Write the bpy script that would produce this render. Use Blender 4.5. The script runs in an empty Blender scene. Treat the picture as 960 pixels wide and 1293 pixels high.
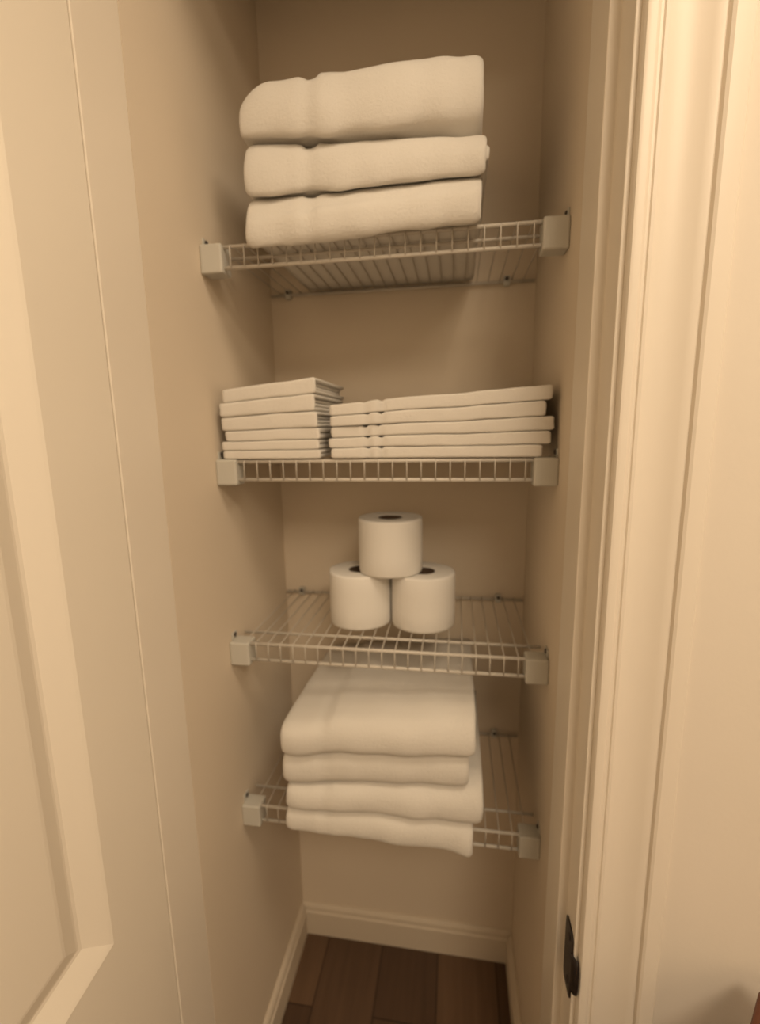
import bpy, bmesh, math, random
from mathutils import Vector, noise
random.seed(7)
sc = bpy.context.scene
COL = sc.collection
PI = math.pi

# ------------------------------------------------------------------ helpers
def tag(o, label=None, cat=None, group=None, kind=None):
    if label: o['label'] = label
    if cat: o['category'] = cat
    if group: o['group'] = group
    if kind: o['kind'] = kind
    return o

def empty(name, loc=(0, 0, 0), rz=0.0):
    o = bpy.data.objects.new(name, None)
    COL.objects.link(o)
    o.location = loc
    o.rotation_euler = (0, 0, rz)
    o.empty_display_size = 0.05
    return o

def obj(name, bm, mat, parent=None, smooth=False, loc=None, bevel=0.0, segs=2):
    bmesh.ops.recalc_face_normals(bm, faces=bm.faces)
    me = bpy.data.meshes.new(name)
    bm.to_mesh(me)
    bm.free()
    me.materials.append(mat)
    if smooth:
        for p in me.polygons:
            p.use_smooth = True
    o = bpy.data.objects.new(name, me)
    COL.objects.link(o)
    if parent: o.parent = parent
    if loc: o.location = loc
    if bevel > 0:
        b = o.modifiers.new('bevel', 'BEVEL')
        b.width = bevel
        b.segments = segs
        b.limit_method = 'ANGLE'
        b.angle_limit = math.radians(40)
    return o

def soften(o, ang=26):
    for p in o.data.polygons: p.use_smooth = True
    o.data.set_sharp_from_angle(angle=math.radians(ang))
    return o

def struct(name, bm, mat, parent=None, **k):
    o = obj(name, bm, mat, parent, **k)
    if parent is None: o['kind'] = 'structure'
    return o

def add_box(bm, x0, x1, y0, y1, z0, z1):
    v = [bm.verts.new((x, y, z)) for x in (x0, x1) for y in (y0, y1) for z in (z0, z1)]
    for f in ((0, 1, 3, 2), (4, 6, 7, 5), (0, 4, 5, 1), (2, 3, 7, 6), (0, 2, 6, 4), (1, 5, 7, 3)):
        bm.faces.new([v[i] for i in f])

def box(*a):
    bm = bmesh.new()
    add_box(bm, *a)
    return bm

def add_tube(bm, pts, r, n=8, caps=True):
    pts = [Vector(p) for p in pts]
    rings = []
    up0 = None
    for i, p in enumerate(pts):
        if i == 0: t = pts[1] - p
        elif i == len(pts) - 1: t = p - pts[i - 1]
        else: t = (pts[i + 1] - p).normalized() + (p - pts[i - 1]).normalized()
        t.normalize()
        if up0 is None:
            up0 = Vector((0, 0, 1)) if abs(t.z) < 0.9 else Vector((1, 0, 0))
        a = up0 - t * up0.dot(t)
        if a.length < 1e-4:
            a = t.orthogonal()
        a.normalize()
        up0 = a
        b = t.cross(a)
        rings.append([bm.verts.new(p + (a * math.cos(q) + b * math.sin(q)) * r)
                      for q in [2 * PI * k / n for k in range(n)]])
    for A, B in zip(rings, rings[1:]):
        for k in range(n):
            bm.faces.new((A[k], A[(k + 1) % n], B[(k + 1) % n], B[k]))
    if caps:
        bm.faces.new(rings[0][::-1])
        bm.faces.new(rings[-1])

def add_lathe(bm, prof, n=48, c=(0, 0, 0), close=False):
    rings = []
    for r, z in prof:
        rings.append([bm.verts.new((c[0] + r * math.cos(2 * PI * k / n), c[1] + r * math.sin(2 * PI * k / n), c[2] + z))
                      for k in range(n)])
    m = len(rings)
    for i in range(m if close else m - 1):
        A, B = rings[i], rings[(i + 1) % m]
        for k in range(n):
            bm.faces.new((A[k], A[(k + 1) % n], B[(k + 1) % n], B[k]))
    if not close:
        bm.faces.new(rings[0][::-1])
        bm.faces.new(rings[-1])

def add_prism(bm, poly, fn0, fn1):
    """poly: list of 2-tuples; fn0/fn1 map each to the start and the end of the run"""
    A = [bm.verts.new(fn0(p)) for p in poly]
    B = [bm.verts.new(fn1(p)) for p in poly]
    n = len(poly)
    for k in range(n):
        bm.faces.new((A[k], A[(k + 1) % n], B[(k + 1) % n], B[k]))
    bm.faces.new(A[::-1])
    bm.faces.new(B)

# ------------------------------------------------------------------ materials
def mat(name, col, rough=0.6, spec=0.4, bump=None, metal=0.0, sheen=0.0, vary=0.0):
    m = bpy.data.materials.new(name)
    m.use_nodes = True
    nt = m.node_tree
    b = nt.nodes['Principled BSDF']
    b.inputs['Base Color'].default_value = (*col, 1)
    b.inputs['Roughness'].default_value = rough
    b.inputs['Specular IOR Level'].default_value = spec
    b.inputs['Metallic'].default_value = metal
    if sheen:
        b.inputs['Sheen Weight'].default_value = sheen
        b.inputs['Sheen Roughness'].default_value = 0.5
    tc = nt.nodes.new('ShaderNodeTexCoord')
    if bump:
        h = None
        for sc_, st in bump:
            n = nt.nodes.new('ShaderNodeTexNoise')
            n.inputs['Scale'].default_value = sc_
            n.inputs['Detail'].default_value = 3
            nt.links.new(tc.outputs['Object'], n.inputs['Vector'])
            bp = nt.nodes.new('ShaderNodeBump')
            bp.inputs['Strength'].default_value = st
            bp.inputs['Distance'].default_value = 0.002
            nt.links.new(n.outputs['Fac'], bp.inputs['Height'])
            if h: nt.links.new(h.outputs['Normal'], bp.inputs['Normal'])
            h = bp
        nt.links.new(h.outputs['Normal'], b.inputs['Normal'])
    if vary:
        n = nt.nodes.new('ShaderNodeTexNoise')
        n.inputs['Scale'].default_value = 5
        n.inputs['Detail'].default_value = 2
        nt.links.new(tc.outputs['Object'], n.inputs['Vector'])
        mx = nt.nodes.new('ShaderNodeMix')
        mx.data_type = 'RGBA'
        mx.inputs['A'].default_value = (*[c * (1 - vary) for c in col], 1)
        mx.inputs['B'].default_value = (*[min(1, c * (1 + vary * .6)) for c in col], 1)
        nt.links.new(n.outputs['Fac'], mx.inputs['Factor'])
        nt.links.new(mx.outputs['Result'], b.inputs['Base Color'])
    return m

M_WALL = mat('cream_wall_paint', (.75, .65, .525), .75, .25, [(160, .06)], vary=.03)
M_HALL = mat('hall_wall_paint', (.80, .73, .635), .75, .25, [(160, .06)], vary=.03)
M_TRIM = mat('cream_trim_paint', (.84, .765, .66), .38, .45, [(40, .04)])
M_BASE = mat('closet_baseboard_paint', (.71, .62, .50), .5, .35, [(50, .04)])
M_DOOR = mat('cream_door_paint', (.90, .83, .72), .42, .45, [(60, .05)])
M_CEIL = mat('ceiling_paint', (.80, .76, .68), .85, .2, [(120, .1)])
M_WIRE = mat('white_vinyl_wire', (.60, .555, .49), .4, .45)
M_CAP = mat('white_plastic_bracket', (.56, .54, .485), .5, .4)
M_SCREW = mat('dark_screw', (.05, .04, .035), .5, .5)
M_BRONZE = mat('oil_rubbed_bronze', (.014, .008, .006), .45, .4, [(90, .15)])
M_TERRY = mat('white_terry', (.72, .685, .63), .95, .1, [(900, .35), (260, .35)], sheen=.25, vary=.02)
M_TERRY2 = mat('white_fine_terry', (.75, .71, .65), .95, .1, [(1100, .3), (300, .25)], sheen=.2, vary=.02)
M_PAPER = mat('toilet_paper', (.80, .77, .72), .9, .15, [(700, .12), (60, .08)])
M_CARD = mat('cardboard_core', (.09, .06, .04), .85, .2)
M_TWOOD = mat('red_brown_wood', (.10, .030, .012), .4, .5, [(30, .1)], vary=.25)

def wood_floor():
    m = bpy.data.materials.new('dark_plank_floor')
    m.use_nodes = True
    nt = m.node_tree
    N, L = nt.nodes.new, nt.links.new
    b = nt.nodes['Principled BSDF']
    b.inputs['Roughness'].default_value = .42
    b.inputs['Specular IOR Level'].default_value = .4
    tc = N('ShaderNodeTexCoord')
    mp = N('ShaderNodeMapping')
    mp.inputs['Rotation'].default_value = (0, 0, PI / 2)
    mp.inputs['Location'].default_value = (.11, -.072, 0)
    L(tc.outputs['Object'], mp.inputs['Vector'])
    br = N('ShaderNodeTexBrick')
    br.offset = .37
    br.inputs['Color1'].default_value = (.0, .0, .0, 1)
    br.inputs['Color2'].default_value = (1, 1, 1, 1)
    br.inputs['Mortar'].default_value = (.2, .2, .2, 1)
    br.inputs['Scale'].default_value = 1
    br.inputs['Mortar Size'].default_value = .0012
    br.inputs['Brick Width'].default_value = .9
    br.inputs['Row Height'].default_value = .14
    L(mp.outputs['Vector'], br.inputs['Vector'])
    rp = N('ShaderNodeValToRGB')
    e = rp.color_ramp.elements
    e[0].color = (.085, .047, .028, 1)
    e[1].color = (.22, .13, .074, 1)
    x = rp.color_ramp.elements.new(.45)
    x.color = (.19, .112, .066, 1)
    L(br.outputs['Color'], rp.inputs['Fac'])
    mp2 = N('ShaderNodeMapping')
    mp2.inputs['Scale'].default_value = (38, 2.5, 1)
    L(tc.outputs['Object'], mp2.inputs['Vector'])
    n = N('ShaderNodeTexNoise')
    n.inputs['Scale'].default_value = 1.6
    n.inputs['Detail'].default_value = 4
    L(mp2.outputs['Vector'], n.inputs['Vector'])
    mx = N('ShaderNodeMix')
    mx.data_type = 'RGBA'
    mx.blend_type = 'MULTIPLY'
    mx.inputs['Factor'].default_value = .55
    L(rp.outputs['Color'], mx.inputs['A'])
    L(n.outputs['Fac'], mx.inputs['B'])
    mo = N('ShaderNodeMix')
    mo.data_type = 'RGBA'
    mo.inputs['B'].default_value = (.015, .008, .005, 1)
    L(br.outputs['Fac'], mo.inputs['Factor'])
    L(mx.outputs['Result'], mo.inputs['A'])
    L(mo.outputs['Result'], b.inputs['Base Color'])
    bp = N('ShaderNodeBump')
    bp.inputs['Strength'].default_value = .15
    bp.inputs['Distance'].default_value = .002
    L(n.outputs['Fac'], bp.inputs['Height'])
    L(bp.outputs['Normal'], b.inputs['Normal'])
    return m
M_FLOOR = wood_floor()

# ------------------------------------------------------------------ dimensions (closet: x 0..W, y 0 = shelf fronts, y D = back wall)
W, D = .53, .2773
ZS = (1.5753, 1.2548, .9409, .6210)
YI, YO = -.080, -.195           # inner and outer face of the wall the doorway is cut in
YJ = -.151                       # where the left jamb takes over from the side wall
HT = 2.03                       # doorway head
CH = 2.44
LX0, LX1 = -.0, .527            # door stop faces, left and right
RX0, RX1 = -.0002, .539          # rabbet faces
HX0, HX1, HY0 = -1.05, 1.75, -2.75

# ------------------------------------------------------------------ room shell
struct('floor', box(HX0 - .1, HX1 + .1, HY0 - .1, D + .1, -.05, 0), M_FLOOR)
struct('wall_back', box(-.1, W + .1, D, D + .1, 0, CH), M_WALL)
struct('wall_left', box(-.1, 0, YJ, D, 0, CH), M_WALL)
struct('wall_right', box(W, W + .1, YI, D, 0, CH), M_WALL)
bm = bmesh.new()
add_box(bm, HX0, -.03, YO, YI, 0, CH)
add_box(bm, .557, HX1, YO, YI, 0, CH)
add_box(bm, -.03, .557, YO, YI, HT + .018, CH)
struct('wall_front', bm, M_HALL)
struct('ceiling', box(HX0 - .1, HX1 + .1, HY0 - .1, D + .1, CH, CH + .06), M_CEIL)
struct('wall_hall_left', box(HX0 - .1, HX0, HY0, YI, 0, CH), M_HALL)
struct('wall_hall_right', box(HX1, HX1 + .1, HY0, YI, 0, CH), M_HALL)
struct('wall_hall_back', box(HX0, HX1, HY0 - .1, HY0, 0, CH), M_HALL)

def baseboard(name, p0, p1, nrm, h=.088, t=.013, m=None):
    """moulded board from p0 to p1 along the foot of a wall, nrm = into the room"""
    prof = [(0, 0), (t, 0), (t, h - .022), (t - .003, h - .018), (t - .004, h - .008), (t - .009, h), (0, h)]
    bm = bmesh.new()
    add_prism(bm, prof, lambda q: (p0[0] + nrm[0] * q[0], p0[1] + nrm[1] * q[0], q[1]),
              lambda q: (p1[0] + nrm[0] * q[0], p1[1] + nrm[1] * q[0], q[1]))
    return struct(name, bm, m or M_TRIM, bevel=.001)
baseboard('baseboard_back', (0, D), (W, D), (0, -1), m=M_BASE)
baseboard('baseboard_left', (0, YJ), (0, D - .013), (1, 0), m=M_BASE)
baseboard('baseboard_right', (W, YI), (W, D - .013), (-1, 0), m=M_BASE)
baseboard('baseboard_front', (.634, YO), (HX1, YO), (0, -1))
baseboard('baseboard_front_left', (HX0, YO), (-.108, YO), (0, -1))

# door frame: jamb boards, stops, moulded casings
fr = empty('trim_1', (0, YO, 0))
fr['kind'] = 'structure'
def frame_part(name, bm, **k):
    for v in bm.verts: v.co.y -= YO
    return obj(name, bm, M_TRIM, fr, **k)
for side in (-1, 1):
    bm = bmesh.new()
    if side < 0:
        poly = [(RX0, YJ), (RX0, YO - .0350), (-.030, YO - .0350), (-.030, YJ)]
    else:
        poly = [(LX1, YI), (.557, YI), (.557, YO), (RX1, YO), (RX1, YI - .072), (LX1, YI - .072)]
    add_prism(bm, poly, lambda q: (q[0], q[1], 0), lambda q: (q[0], q[1], HT))
    frame_part('jamb', bm, bevel=.0012)
bm = bmesh.new()
add_box(bm, -.03, .557, YO, YI, HT, HT + .018)
add_box(bm, -.03, .557, YI - .072, YI, HT - .012, HT)
frame_part('head_jamb', bm, bevel=.0012)
CAS = [(0, 0), (0, .0085), (.0015, .0115), (.005, .0128), (.0095, .0125), (.0120, .0110), (.0135, .0088), (.0158, .0088),
       (.0170, .0108), (.0200, .0112), (.0230, .0102), (.0270, .0092), (.0310, .0088), (.0350, .0088), (.0390, .0091), (.0430, .0098), (.0470, .0109), (.0510, .0124), (.0550, .0142),
       (.0600, .0168), (.0630, .0172), (.0642, .0130), (.0660, .0130), (.0672, .0180), (.0700, .0198), (.0740, .0200),
       (.0800, .0200), (.0850, .0196), (.0872, .0175), (.0880, .0140), (.0880, 0)]
for side in (-1, 1):
    bm = bmesh.new()
    x0 = -.0302 if side < 0 else .5445
    add_prism(bm, CAS, lambda q: (x0 + side * q[0], YO - q[1], 0), lambda q: (x0 + side * q[0], YO - q[1], HT + .005 + q[0]))
    soften(frame_part('casing', bm))
bm = bmesh.new()
add_prism(bm, CAS, lambda q: (-.0302 - q[0], YO - q[1], HT + .005 + q[0]), lambda q: (.5445 + q[0], YO - q[1], HT + .005 + q[0]))
soften(frame_part('head_casing', bm))

# ------------------------------------------------------------------ door leaf, swung open to the left
DA = math.radians(3.3)
door = empty('door_1', (-.0016, -.2312, 0), 0)
door.rotation_euler = (0, 0, DA)     # local -y runs along the leaf, +x is the visible face
door['kind'] = 'structure'
DWID, DTH, DHT = .545, .035, 2.015
def door_leaf():
    bm = bmesh.new()
    # face height as nested rectangles for both panels, skin on the +x face and -x face
    panels = [(.103, DWID - .103, .728, DHT - .13), (.103, DWID - .103, .14, .545)]
    steps = [(0, 0), (.0035, -.0012), (.030, -.0125), (.034, -.0130), (.037, -.0125), (.058, -.0045), (.062, -.0040)]
    us = [0, panels[0][0], panels[0][1], DWID]
    zs = [.012, .14, .560, .728, DHT - .13, DHT]
    for sx in (1, -1):
        base = 0 if sx > 0 else -DTH
        P = {}
        for i, u in enumerate(us):
            for j, z in enumerate(zs):
                P[i, j] = bm.verts.new((base, -u, z))
        for i in range(3):
            for j in range(5):
                if i == 1 and j in (1, 3):
                    ring = [P[1, j], P[2, j], P[2, j + 1], P[1, j + 1]]
                    u0, u1, z0, z1 = us[1], us[2], zs[j], zs[j + 1]
                    for d, h in steps[1:]:
                        nr = [bm.verts.new((base + sx * h, -u, z)) for u, z in
                              ((u0 + d, z0 + d), (u1 - d, z0 + d), (u1 - d, z1 - d), (u0 + d, z1 - d))]
                        for k in range(4):
                            bm.faces.new((ring[k], ring[(k + 1) % 4], nr[(k + 1) % 4], nr[k]))
                        ring = nr
                    bm.faces.new(ring)
                else:
                    bm.faces.new((P[i, j], P[i + 1, j], P[i + 1, j + 1], P[i, j + 1]))
        if sx > 0: PA = P
        else: PB = P
    per = [(i, 0) for i in range(4)] + [(3, j) for j in range(1, 6)] + [(i, 5) for i in (2, 1, 0)] + [(0, j) for j in (4, 3, 2, 1)]
    for a, b in zip(per, per[1:] + per[:1]):
        bm.faces.new((PA[a], PA[b], PB[b], PB[a]))
    return bm
obj('door_leaf', door_leaf(), M_DOOR, door, bevel=.0012)
for hz in (.22, 1.02, 1.80):          # hinges on the hinge edge, barrel beside the casing
    bm = bmesh.new()
    add_tube(bm, [(-.0435, .001, hz - .044), (-.0435, .001, hz + .044)], .0052, 12)
    add_box(bm, -.040, -.006, .0002, .0018, hz - .042, hz + .042)
    h = obj('hinge', bm, M_BRONZE, door)
    h['label'] = 'dark bronze butt hinge'
for sx in (1, -1):
    bm = bmesh.new()
    add_lathe(bm, [(.026, 0), (.030, .002), (.029, .006), (.012, .010), (.010, .028), (.019, .034), (.026, .044), (.027, .054), (.020, .062), (.006, .065)], 32)
    for v in bm.verts:
        x, y, z = v.co
        v.co = (sx * z + (0 if sx > 0 else -DTH), -(DWID - .06) + x, .625 + y)
    k = obj('door_knob', bm, M_BRONZE, door, smooth=True)
    k['label'] = 'dark bronze round knob'

# ------------------------------------------------------------------ strike plate on the right jamb
st = empty('strike_plate', (RX1, -.188, .604))
tag(st, 'dark bronze strike plate screwed to the right door jamb, low by the casing', 'strike plate')
def rounded(w0, w1, h0, h1, r, n=6):
    out = []
    for cx, cy, a0 in ((w1 - r, h1 - r, 0), (w0 + r, h1 - r, 90), (w0 + r, h0 + r, 180), (w1 - r, h0 + r, 270)):
        for k in range(n + 1):
            a = math.radians(a0 + 90 * k / n)
            out.append((cx + r * math.cos(a), cy + r * math.sin(a)))
    return out
bm = bmesh.new()
hole = (-.004, .012, -.014, .014)
outer = rounded(-.006, .031, -.050, .050, .010)
# plate body in local (y,z); thin solid with the curled lip toward the hall
add_prism(bm, outer, lambda q: (-.0018, q[0], q[1]), lambda q: (.0, q[0], q[1]))
obj('plate', bm, M_BRONZE, st, bevel=.0006)
bm = bmesh.new()
lip = []
for k in range(8):
    a = math.radians(k * 9)
    lip.append((-.0010 + .0 + .010 * (1 - math.cos(a)) * .9, -.004 - .019 * math.sin(a)))
n = 9
rows = []
for i in range(n):
    z = -.027 + .054 * i / (n - 1)
    kx = 1 - .35 * abs(2 * i / (n - 1) - 1) ** 2.5
    rows.append([(p[0], -.004 + (p[1] + .004) * kx, z) for p in lip])
for off in (0, -.0018):
    g = [[bm.verts.new((x + off, y, z)) for x, y, z in r] for r in rows]
    for a, b in zip(g, g[1:]):
        for k in range(len(lip) - 1):
            bm.faces.new((a[k], a[k + 1], b[k + 1], b[k]))
    if off == 0: g0 = g
bnd = [(0, k) for k in range(len(lip))] + [(i, len(lip) - 1) for i in range(1, n)] + [(n - 1, k) for k in range(len(lip) - 2, -1, -1)] + [(i, 0) for i in range(n - 2, 0, -1)]
for a, b in zip(bnd, bnd[1:] + bnd[:1]):
    bm.faces.new((g0[a[0]][a[1]], g0[b[0]][b[1]], g[b[0]][b[1]], g[a[0]][a[1]]))
obj('lip', bm, M_BRONZE, st, smooth=True)
for z in (-.034, .034):
    bm = bmesh.new()
    add_lathe(bm, [(.0045, 0), (.0042, .0008), (.002, .0016), (.0005, .0017)], 16)
    for v in bm.verts:
        x, y, zz = v.co
        v.co = (-.0018 - zz, .010 + x, z + y)
    obj('screw', bm, M_SCREW, st, smooth=True)

# ------------------------------------------------------------------ wire shelves
NW = 23
def make_shelf(z):
    root = empty('wire_shelf', (0, 0, z))
    r = .0010
    def tube(name, pts, rad):
        bm = bmesh.new()
        add_tube(bm, pts, rad, 10)
        return obj(name, bm, M_WIRE, root, smooth=True)
    tube('front_rail', [(.004, .0, -.0042), (W - .004, .0, -.0042)], .0030)
    tube('lip_rail', [(.004, .0, -.0335), (W - .004, .0, -.0335)], .0030)
    tube('middle_rail', [(.004, .048, -.0050), (W - .004, .048, -.0050)], .0026)
    tube('back_rail', [(.004, D - .009, -.0050), (W - .004, D - .009, -.0050)], .0030)
    bm = bmesh.new()
    x0, x1 = .024, W - .024
    for i in range(NW):
        x = x0 + (x1 - x0) * i / (NW - 1)
        add_tube(bm, [(x, D - .006, -.0016), (x, .002, -.0016), (x, -.0016, -.0024), (x, -.0034, -.0052), (x, -.0034, -.0335)], r, 6)
    w = obj('wire_deck', bm, M_WIRE, root, smooth=True)
    for s in (-1, 1):
        bm = bmesh.new()
        # end bracket: a cap that wraps the lip end, open box with a side flange on the wall
        a, b = (.0, .035) if s < 0 else (W - .035, W)
        add_box(bm, a, b, -.010, .022, -.042, -.0002)
        cap = obj('end_bracket', bm, M_CAP, root, bevel=.003, segs=3)
        cap['label'] = 'greyish white plastic end bracket'
        bm = bmesh.new()
        xa, xb = (.0, .0025) if s < 0 else (W - .0025, W)
        add_box(bm, xa, xb, .0, .018, -.0004, .012)
        obj('wall_tab', bm, M_CAP, cap, bevel=.001)
        bm = bmesh.new()
        add_lathe(bm, [(.0042, 0), (.0040, .0012), (.0026, .0022), (.0005, .0025)], 14)
        for v in bm.verts:
            x, y, zz = v.co
            v.co = ((.0025 + zz) if s < 0 else (W - .0025 - zz), .009 + x, .0068 + y)
        obj('screw', bm, M_SCREW, cap, smooth=True)
    for x in (.040, .475):
        bm = bmesh.new()
        add_box(bm, x - .006, x + .006, D - .013, D, -.012, .006)
        c = obj('wall_clip', bm, M_CAP, root, bevel=.002)
        bm = bmesh.new()
        add_lathe(bm, [(.0040, 0), (.0036, .0012), (.002, .0022), (.0005, .0024)], 14)
        for v in bm.verts:
            xx, y, zz = v.co
            v.co = (x + xx, D - .013 - zz, .0 + y)
        obj('screw', bm, M_SCREW, c, smooth=True)
    return root
shelf0 = make_shelf(ZS[0])
def copy_tree(o, parent=None):
    kids = [c for c in bpy.data.objects if c.parent == o]
    c = o.copy()
    COL.objects.link(c)
    if parent: c.parent = parent
    for k in kids:
        copy_tree(k, c)
    return c
SH = ['white wire shelf at the top, holding the three thick bath towels',
      'white wire shelf, second from top, holding stacked washcloths and hand towels',
      'white wire shelf holding the three toilet paper rolls',
      'white wire shelf at the bottom, under the stack of four bath towels']
for i in range(4):
    s = shelf0 if i == 0 else copy_tree(shelf0)
    s.location = (0, 0, ZS[i])
    tag(s, SH[i], 'shelf', 'white wire closet shelves')

# ------------------------------------------------------------------ folded towels
def fn(seed, x, f):
    return noise.noise(Vector((x * f, seed * 7.31, seed * 1.7)))

def folded(name, x0, x1, yf, depth, base, T, shells, m, seed, label, cat, group,
           band=None, band_d=.10, fray=.0012, nx=46, soft=1.0, pw=.80, poke=0.0):
    """A towel folded into nested U shells (fold to the front). base(x,y), T(x,y): underside height and thickness."""
    root = empty(name, ((x0 + x1) / 2, yf + depth / 2, base((x0 + x1) / 2, yf + depth / 2)))
    rl = root.location.copy()
    tag(root, label, cat, group)
    nsh = shells
    for s in range(nsh):
        bm = bmesh.new()
        rnd = random.Random(seed * 31 + s)
        ins = rnd.uniform(0, .003) + (.0035 if s else 0)
        ins2 = rnd.uniform(0, .003) + (.0035 if s else 0)
        xa, xb = x0 + ins, x1 - ins2 + (poke if s else 0)
        loops = []
        ends = [0, .0009, .003, .006, .010]
        xs = [xa + e * soft for e in ends] + [xa + .010 * soft + (xb - xa - .020 * soft) * k / nx for k in range(1, nx)] + [xb - e * soft for e in ends[::-1]]
        for xi in xs:
            ed = min(xi - xa, xb - xi) / (.010 * soft)
            tf = math.sqrt(max(0.0, 1 - (1 - min(1, ed)) ** 2)) * .80 + .20
            wob = fn(seed, xi, 9) * .006 * soft + fn(seed + 3, xi, 26) * .0022 * soft
            bd = 1.0
            if band:
                for bc, bw in band:
                    q = abs(xi - bc) / bw
                    if q < 1: bd -= band_d * (1 - q ** 4)
            npath = 0
            out, inn = [], []
            def TT(y): return T(xi, y)
            tmid = TT(yf + depth * .3)
            h0 = tmid / (2 * nsh)                     # thickness of one layer
            yfront = yf + s * h0 + wob + (1 - bd) * .03
            yback = yf + depth - rnd.random() * 0 - (.004 * (s % 2)) + fn(seed + s, xi, 12) * .003
            Rr = min(tmid / 2 - s * h0, tmid * .5)
            def zz(y, u):      # u 0..1 across thickness
                return base(xi, y) + .0004 + u * (TT(y) * bd - .0008)
            u_lo = s / (2 * nsh)
            du = 1 / (2 * nsh)
            # outer line of the shell: back bottom -> front -> back top
            def line(uu, yfr):
                pts = []
                r = (1 - 2 * uu) * tmid / 2
                ex = r * (.95 if s == 0 else .85) * (1 if pw > .5 else .6)
                nb = 26
                for k in range(nb):
                    f = k / nb
                    y = yback + (yfr + ex - yback) * (f ** .55)
                    pts.append((y, uu))
                na = 16
                for k in range(na + 1):
                    a = PI * k / na
                    ca, sa = math.cos(a), math.sin(a)
                    yy = yfr + ex - ex * (abs(sa) ** pw)
                    uc = .5 - (.5 - uu) * (abs(ca) ** pw) * (1 if ca > 0 else -1)
                    pts.append((yy, uc))
                for k in range(nb - 1, -1, -1):
                    f = k / nb
                    y = yback + (yfr + ex - yback) * (f ** .55)
                    pts.append((y, 1 - uu))
                return pts
            shrink = (1 - tf) * .5
            o_ = line(u_lo + du * (shrink + .03 * (1 if s else 0)), yfront + h0 * shrink)
            i_ = line(u_lo + du * (1 - shrink - .02), yfront + h0 * (1 - shrink))
            P = []
            for (y, u) in o_: P.append((y, u))
            for (y, u) in reversed(i_): P.append((y, u))
            ring = []
            for (y, u) in P:
                z = zz(y, u)
                w = noise.noise(Vector((xi * 22, y * 22, z * 22 + seed))) * .0011 * soft * (1 if 0.12 < u < .88 else .25)
                fx = (noise.noise(Vector((y * 30, u * 3 + s, seed * 3.3))) * fray) if ed < .99 else 0
                ring.append(bm.verts.new((xi + fx - rl.x, y + w - rl.y, z - rl.z)))
            loops.append(ring)
        n = len(loops[0])
        for A, B in zip(loops, loops[1:]):
            for k in range(n):
                bm.faces.new((A[k], A[(k + 1) % n], B[(k + 1) % n], B[k]))
        half = n // 2
        for ring in (loops[0], loops[-1]):
            for k in range(half - 1):
                bm.faces.new((ring[k], ring[k + 1], ring[n - 2 - k], ring[n - 1 - k]))
        if s == 0:
            nm = 'outer_fold'
        else:
            nm = 'inner_fold'
        obj(nm, bm, m, root, smooth=True)
    return root

def lerp(a, b, t):
    t = max(0, min(1, t))
    return a + (b - a) * t

def stack(z0, items, drape=None):
    """items bottom first; each dict gets base from the summed thicknesses below"""
    def basef(k):
        def b(x, y):
            h = z0
            if drape: h += drape(x, y)
            for it in items[:k]:
                h += it['T'](x, y)
            return h
        return b
    for k, it in enumerate(items):
        folded(it['name'], it['x0'], it['x1'], it['yf'], it['depth'], basef(k), it['T'], it['shells'], it['m'], it['seed'],
               it['label'], it['cat'], it['group'], it.get('band'), it.get('band_d', .1), it.get('fray', .0012), it.get('nx', 46), it.get('soft', 1.0), it.get('pw', .8), it.get('poke', 0.0))

def Tfn(tl, tr, xl, xr, seed, amp=.003, back=1.0, yf=0, dp=.27):
    def f(x, y):
        t = lerp(tl, tr, (x - xl) / (xr - xl))
        t += amp * (fn(seed, x, 10) + .5 * fn(seed + 5, x, 24))
        return t * lerp(1, back, (y - yf) / dp)
    return f

ZT = ZS[0] + .0002
def taper(f, xl):
    return lambda x, y: f(x, y) * (1 - .38 * (1 - min(1, (x - xl) / .05)) ** 2)
def drape_top(x, y):
    return -lerp(.026, .014, (x - .08) / .33) * min(1.0, max(0.0, -.0065 - y) / .019) ** 1.4
stack(ZT, [
    dict(name='bath_towel', x0=.083, x1=.413, yf=-.033, depth=.296, T=Tfn(.054, .057, .08, .42, 1, .003), shells=2, m=M_TERRY, seed=1,
         band=[(.178, .012)], band_d=.07, soft=1.5,
         label='folded white bath towel on the top shelf, bottom of the three', cat='towel', group='bath towels on the top shelf'),
    dict(name='bath_towel', x0=.079, x1=.418, yf=-.027, depth=.288, T=Tfn(.072, .049, .08, .42, 2, .004), shells=2, m=M_TERRY, seed=2,
         band=[(.175, .012)], band_d=.08, soft=1.6, poke=.008,
         label='folded white bath towel on the top shelf, middle of the three', cat='towel', group='bath towels on the top shelf'),
    dict(name='bath_towel', x0=.076, x1=.415, yf=-.024, depth=.284, T=taper(Tfn(.079, .103, .08, .40, 3, .004), .076), shells=2, m=M_TERRY, seed=3,
         band=[(.180, .012)], band_d=.06, soft=2.0,
         label='thickest folded white bath towel, highest in the top shelf stack', cat='towel', group='bath towels on the top shelf'),
], drape_top)

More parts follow.
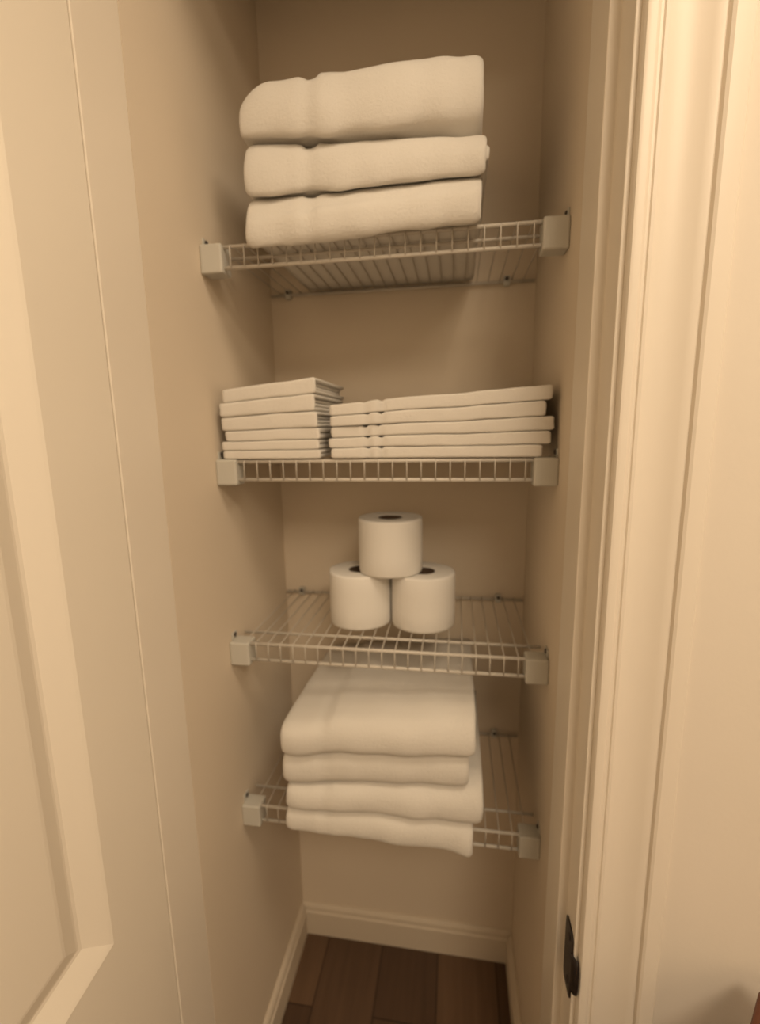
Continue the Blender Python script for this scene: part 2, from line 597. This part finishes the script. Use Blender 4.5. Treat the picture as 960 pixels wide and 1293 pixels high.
# washcloths, left on the second shelf
Z2 = ZS[1] + .0002
items = []
wl = ['bottom of the six', 'second from the bottom of six', 'third from the bottom of six', 'fourth from the bottom of six',
      'second from the top of six', 'topmost of the six']
wt = [.0135, .015, .017, .022, .023, .021]
rr = random.Random(4)
tot = 0
for k in range(6):
    tl, tr = wt[k] * .98, wt[k] * 1.06
    dx = rr.uniform(-.003, .003)
    items.append(dict(name='washcloth', x0=.0125 + dx, x1=.1765 - .0016 * k + rr.uniform(-.001, .001), yf=-.004 + rr.uniform(-.001, .001), depth=.19,
                      T=Tfn(tl, tr * (1.10 if k > 2 else 1), .02, .17, 20 + k, .0012), shells=1 if k < 3 else 2, m=M_TERRY2, seed=20 + k, nx=22, soft=.5, pw=.34,
                      label='folded white washcloth at the left of the second shelf, ' + wl[k],
                      cat='washcloth', group='washcloths on the second shelf'))
stack(Z2, items)

# hand towels, right on the second shelf
items = []
hl = ['lowest of five', 'second lowest of five', 'third of five', 'second highest of five', 'topmost']
for k in range(5):
    tl, tr = [.0165, .0155, .0165, .0165, .0175][k], [.0185, .020, .021, .0225, .022][k]
    items.append(dict(name='hand_towel', x0=.185 + rr.uniform(-.0005, .005), x1=[.508, .520, .523, .513, .519][k], yf=-.004 + rr.uniform(-.0015, .0015), depth=.22,
                      T=Tfn(tl, tr, .19, .52, 40 + k, .0012), shells=1, m=M_TERRY2, seed=40 + k, soft=.55, pw=.34,
                      band=[(.247, .004), (.269, .004)], band_d=.16,
                      label='folded white hand towel at the right of the second shelf, ' + hl[k],
                      cat='hand towel', group='hand towels on the second shelf'))
stack(Z2, items)

# bath towels on the bottom shelf: hang forward over the lip
Z4 = ZS[3] + .0002
def drape(x, y):
    q = max(0.0, -.006 - y)
    return -(q ** 1.5) * lerp(.3, 2.0, (x - .1) / .32) - 0.0
items = []
bx = [(.100, .419), (.103, .434), (.101, .409), (.102, .420)]
bt = [(.045, .059), (.044, .062), (.060, .064), (.061, .058)]
bl = ['bottom of the four', 'second from the bottom of four', 'second from the top of four', 'topmost of the four']
for k in range(4):
    items.append(dict(name='bath_towel', x0=bx[k][0], x1=bx[k][1], yf=[-.056, -.058, -.052, -.060][k], depth=[.315, .31, .30, .32][k],
                      T=Tfn(bt[k][0], bt[k][1], .10, .42, 60 + k, .003, .93, -.05, .3), shells=2, m=M_TERRY, seed=60 + k, soft=1.3,
                      band=[(.172, .012)], band_d=.05,
                      label='folded white bath towel on the bottom shelf, ' + bl[k], cat='towel', group='bath towels on the bottom shelf'))
stack(Z4, items, drape)

# ------------------------------------------------------------------ toilet paper
def make_roll():
    root = empty('toilet_paper_roll')
    bm = bmesh.new()
    R, r, H = .0580, .0215, .100
    prof = [(r, .0015), (r + .002, .0004), (R - .004, .0), (R - .0012, .0008), (R, .004), (R + .0004, H * .3), (R + .0003, H * .7), (R, H - .004),
            (R - .0012, H - .0008), (R - .004, H), (R * .8, H - .0006), (R * .6, H - .0002), (r + .002, H - .0004), (r, H - .0015)]
    add_lathe(bm, prof, 72, close=True)
    for v in bm.verts:
        a = math.atan2(v.co.y, v.co.x)
        if math.hypot(v.co.x, v.co.y) > r + .005:
            k = 1 + .008 * math.sin(2 * a + .7) + .003 * noise.noise(Vector((math.cos(a) * 3, math.sin(a) * 3, v.co.z * 20)))
            v.co.x *= k
            v.co.y *= k
    obj('paper', bm, M_PAPER, root, smooth=True)
    bm = bmesh.new()
    add_lathe(bm, [(r - .0014, .001), (r - .0002, .001), (r - .0002, H - .001), (r - .0014, H - .001)], 48, close=True)
    c = obj('core_tube', bm, M_CARD, root, smooth=True)
    c['label'] = 'brown cardboard core tube'
    bm = bmesh.new()       # loose tail of the outermost sheet, a thin strip lying on the roll
    rr_ = R + .0012
    pts = [(rr_ * math.cos(a), rr_ * math.sin(a)) for a in [math.radians(118 + q * 6) for q in range(7)]]
    A = [bm.verts.new((x, y, .002)) for x, y in pts]
    B = [bm.verts.new((x, y, H - .002)) for x, y in pts]
    A2 = [bm.verts.new((x * 1.012, y * 1.012, .002)) for x, y in pts]
    B2 = [bm.verts.new((x * 1.012, y * 1.012, H - .002)) for x, y in pts]
    for k in range(6):
        bm.faces.new((A[k], A[k + 1], B[k + 1], B[k]))
        bm.faces.new((A2[k + 1], A2[k], B2[k], B2[k + 1]))
        bm.faces.new((A[k + 1], A[k], A2[k], A2[k + 1]))
        bm.faces.new((B[k], B[k + 1], B2[k + 1], B2[k]))
    bm.faces.new((A[0], B[0], B2[0], A2[0]))
    bm.faces.new((A[6], A2[6], B2[6], B[6]))
    obj('loose_sheet', bm, M_PAPER, root, smooth=True)
    return root
roll0 = make_roll()
rl = [((.2075, .119, ZS[2] + .0003), .4, 'white toilet paper roll standing lower left under the top roll'),
      ((.3255, .119, ZS[2] + .0003), -.6, 'white toilet paper roll standing lower right under the top roll'),
      ((.2660, .116, ZS[2] + .1006), .2, 'white toilet paper roll stacked on top of the other two')]
for i, (p, a, lb) in enumerate(rl):
    r_ = roll0 if i == 0 else copy_tree(roll0)
    r_.location = p
    r_.rotation_euler = (0, 0, a)
    tag(r_, lb, 'toilet paper roll', 'toilet paper rolls on the third shelf')

# ------------------------------------------------------------------ side table, only its corner in view at lower right
TZ = .66
tb = empty('side_table', (.734, -.224, 0), math.radians(-38.4))
tag(tb, 'reddish brown wooden side table cut off at the lower right corner', 'table')
# local: +x = away to the right, -y = toward the hall
obj('tabletop', box(0, .36, -.36, 0, TZ - .022, TZ), M_TWOOD, tb, bevel=.004, segs=3)
bm = bmesh.new()
for a in ((.03, .33, -.045, -.03), (.03, .33, -.33, -.315), (.03, .045, -.315, -.045), (.315, .33, -.315, -.045)):
    add_box(bm, *a, TZ - .09, TZ - .022)
obj('apron', bm, M_TWOOD, tb, bevel=.001)
for x in (.022, .338):
    for y in (-.022, -.338):
        bm = bmesh.new()
        t = .016
        prof = [(-t, -t), (t, -t), (t, t), (-t, t)]
        A = add_prism(bm, prof, lambda q: (x + q[0] * .6, y + q[1] * .6, 0), lambda q: (x + q[0], y + q[1], TZ - .022))
        obj('leg', bm, M_TWOOD, tb, bevel=.002)

# ------------------------------------------------------------------ light: warm hall ceiling lamp behind and above the viewer, plus an added fill
def area(name, loc, size, power, col, rot=(0, 0, 0), sy=None):
    l = bpy.data.lights.new(name, 'AREA')
    l.shape = 'DISK' if sy is None else 'RECTANGLE'
    l.size = size
    if sy: l.size_y = sy
    l.energy = power
    l.color = col
    o = bpy.data.objects.new(name, l)
    COL.objects.link(o)
    o.location = loc
    o.rotation_euler = rot
    return o
area('hall_ceiling_lamp', (.84, -.74, 2.40), .50, 12.5, (1, .81, .585))
area('hall_far_fill', (.95, -1.85, 2.40), .80, 29, (1, .81, .585))  # added fill to brighten the lower parts, not a lamp of the hall
w = bpy.data.worlds.new('World')
sc.world = w
w.use_nodes = True
w.node_tree.nodes['Background'].inputs['Color'].default_value = (.9, .68, .45, 1)
w.node_tree.nodes['Background'].inputs['Strength'].default_value = .05

# ------------------------------------------------------------------ camera
cam_d = bpy.data.cameras.new('Camera')
cam = bpy.data.objects.new('Camera', cam_d)
COL.objects.link(cam)
yaw, pit, rol, F_PX = .1588, -.1749, -.0169, 602.76
from mathutils import Matrix
F = Vector((-math.sin(yaw) * math.cos(pit), math.cos(yaw) * math.cos(pit), math.sin(pit)))
R = Vector((math.cos(yaw), math.sin(yaw), 0))
U = R.cross(F)
R2 = R * math.cos(rol) + U * math.sin(rol)
U2 = -R * math.sin(rol) + U * math.cos(rol)
mw = Matrix((R2, U2, -F)).transposed().to_4x4()
mw.translation = (.3827, -.7297, 1.3011)
cam.matrix_world = mw
cam_d.sensor_fit = 'VERTICAL'
cam_d.sensor_height = 24
cam_d.lens = 24 * F_PX / 1293
cam_d.clip_start = .01
cam_d.dof.use_dof = True
cam_d.dof.focus_distance = .47
cam_d.dof.aperture_fstop = 2.2
sc.camera = cam

sc.view_settings.view_transform = 'Standard'
sc.view_settings.look = 'None'
sc.view_settings.gamma = 1
sc.view_settings.use_curve_mapping = False
sc.view_settings.exposure = -0.26
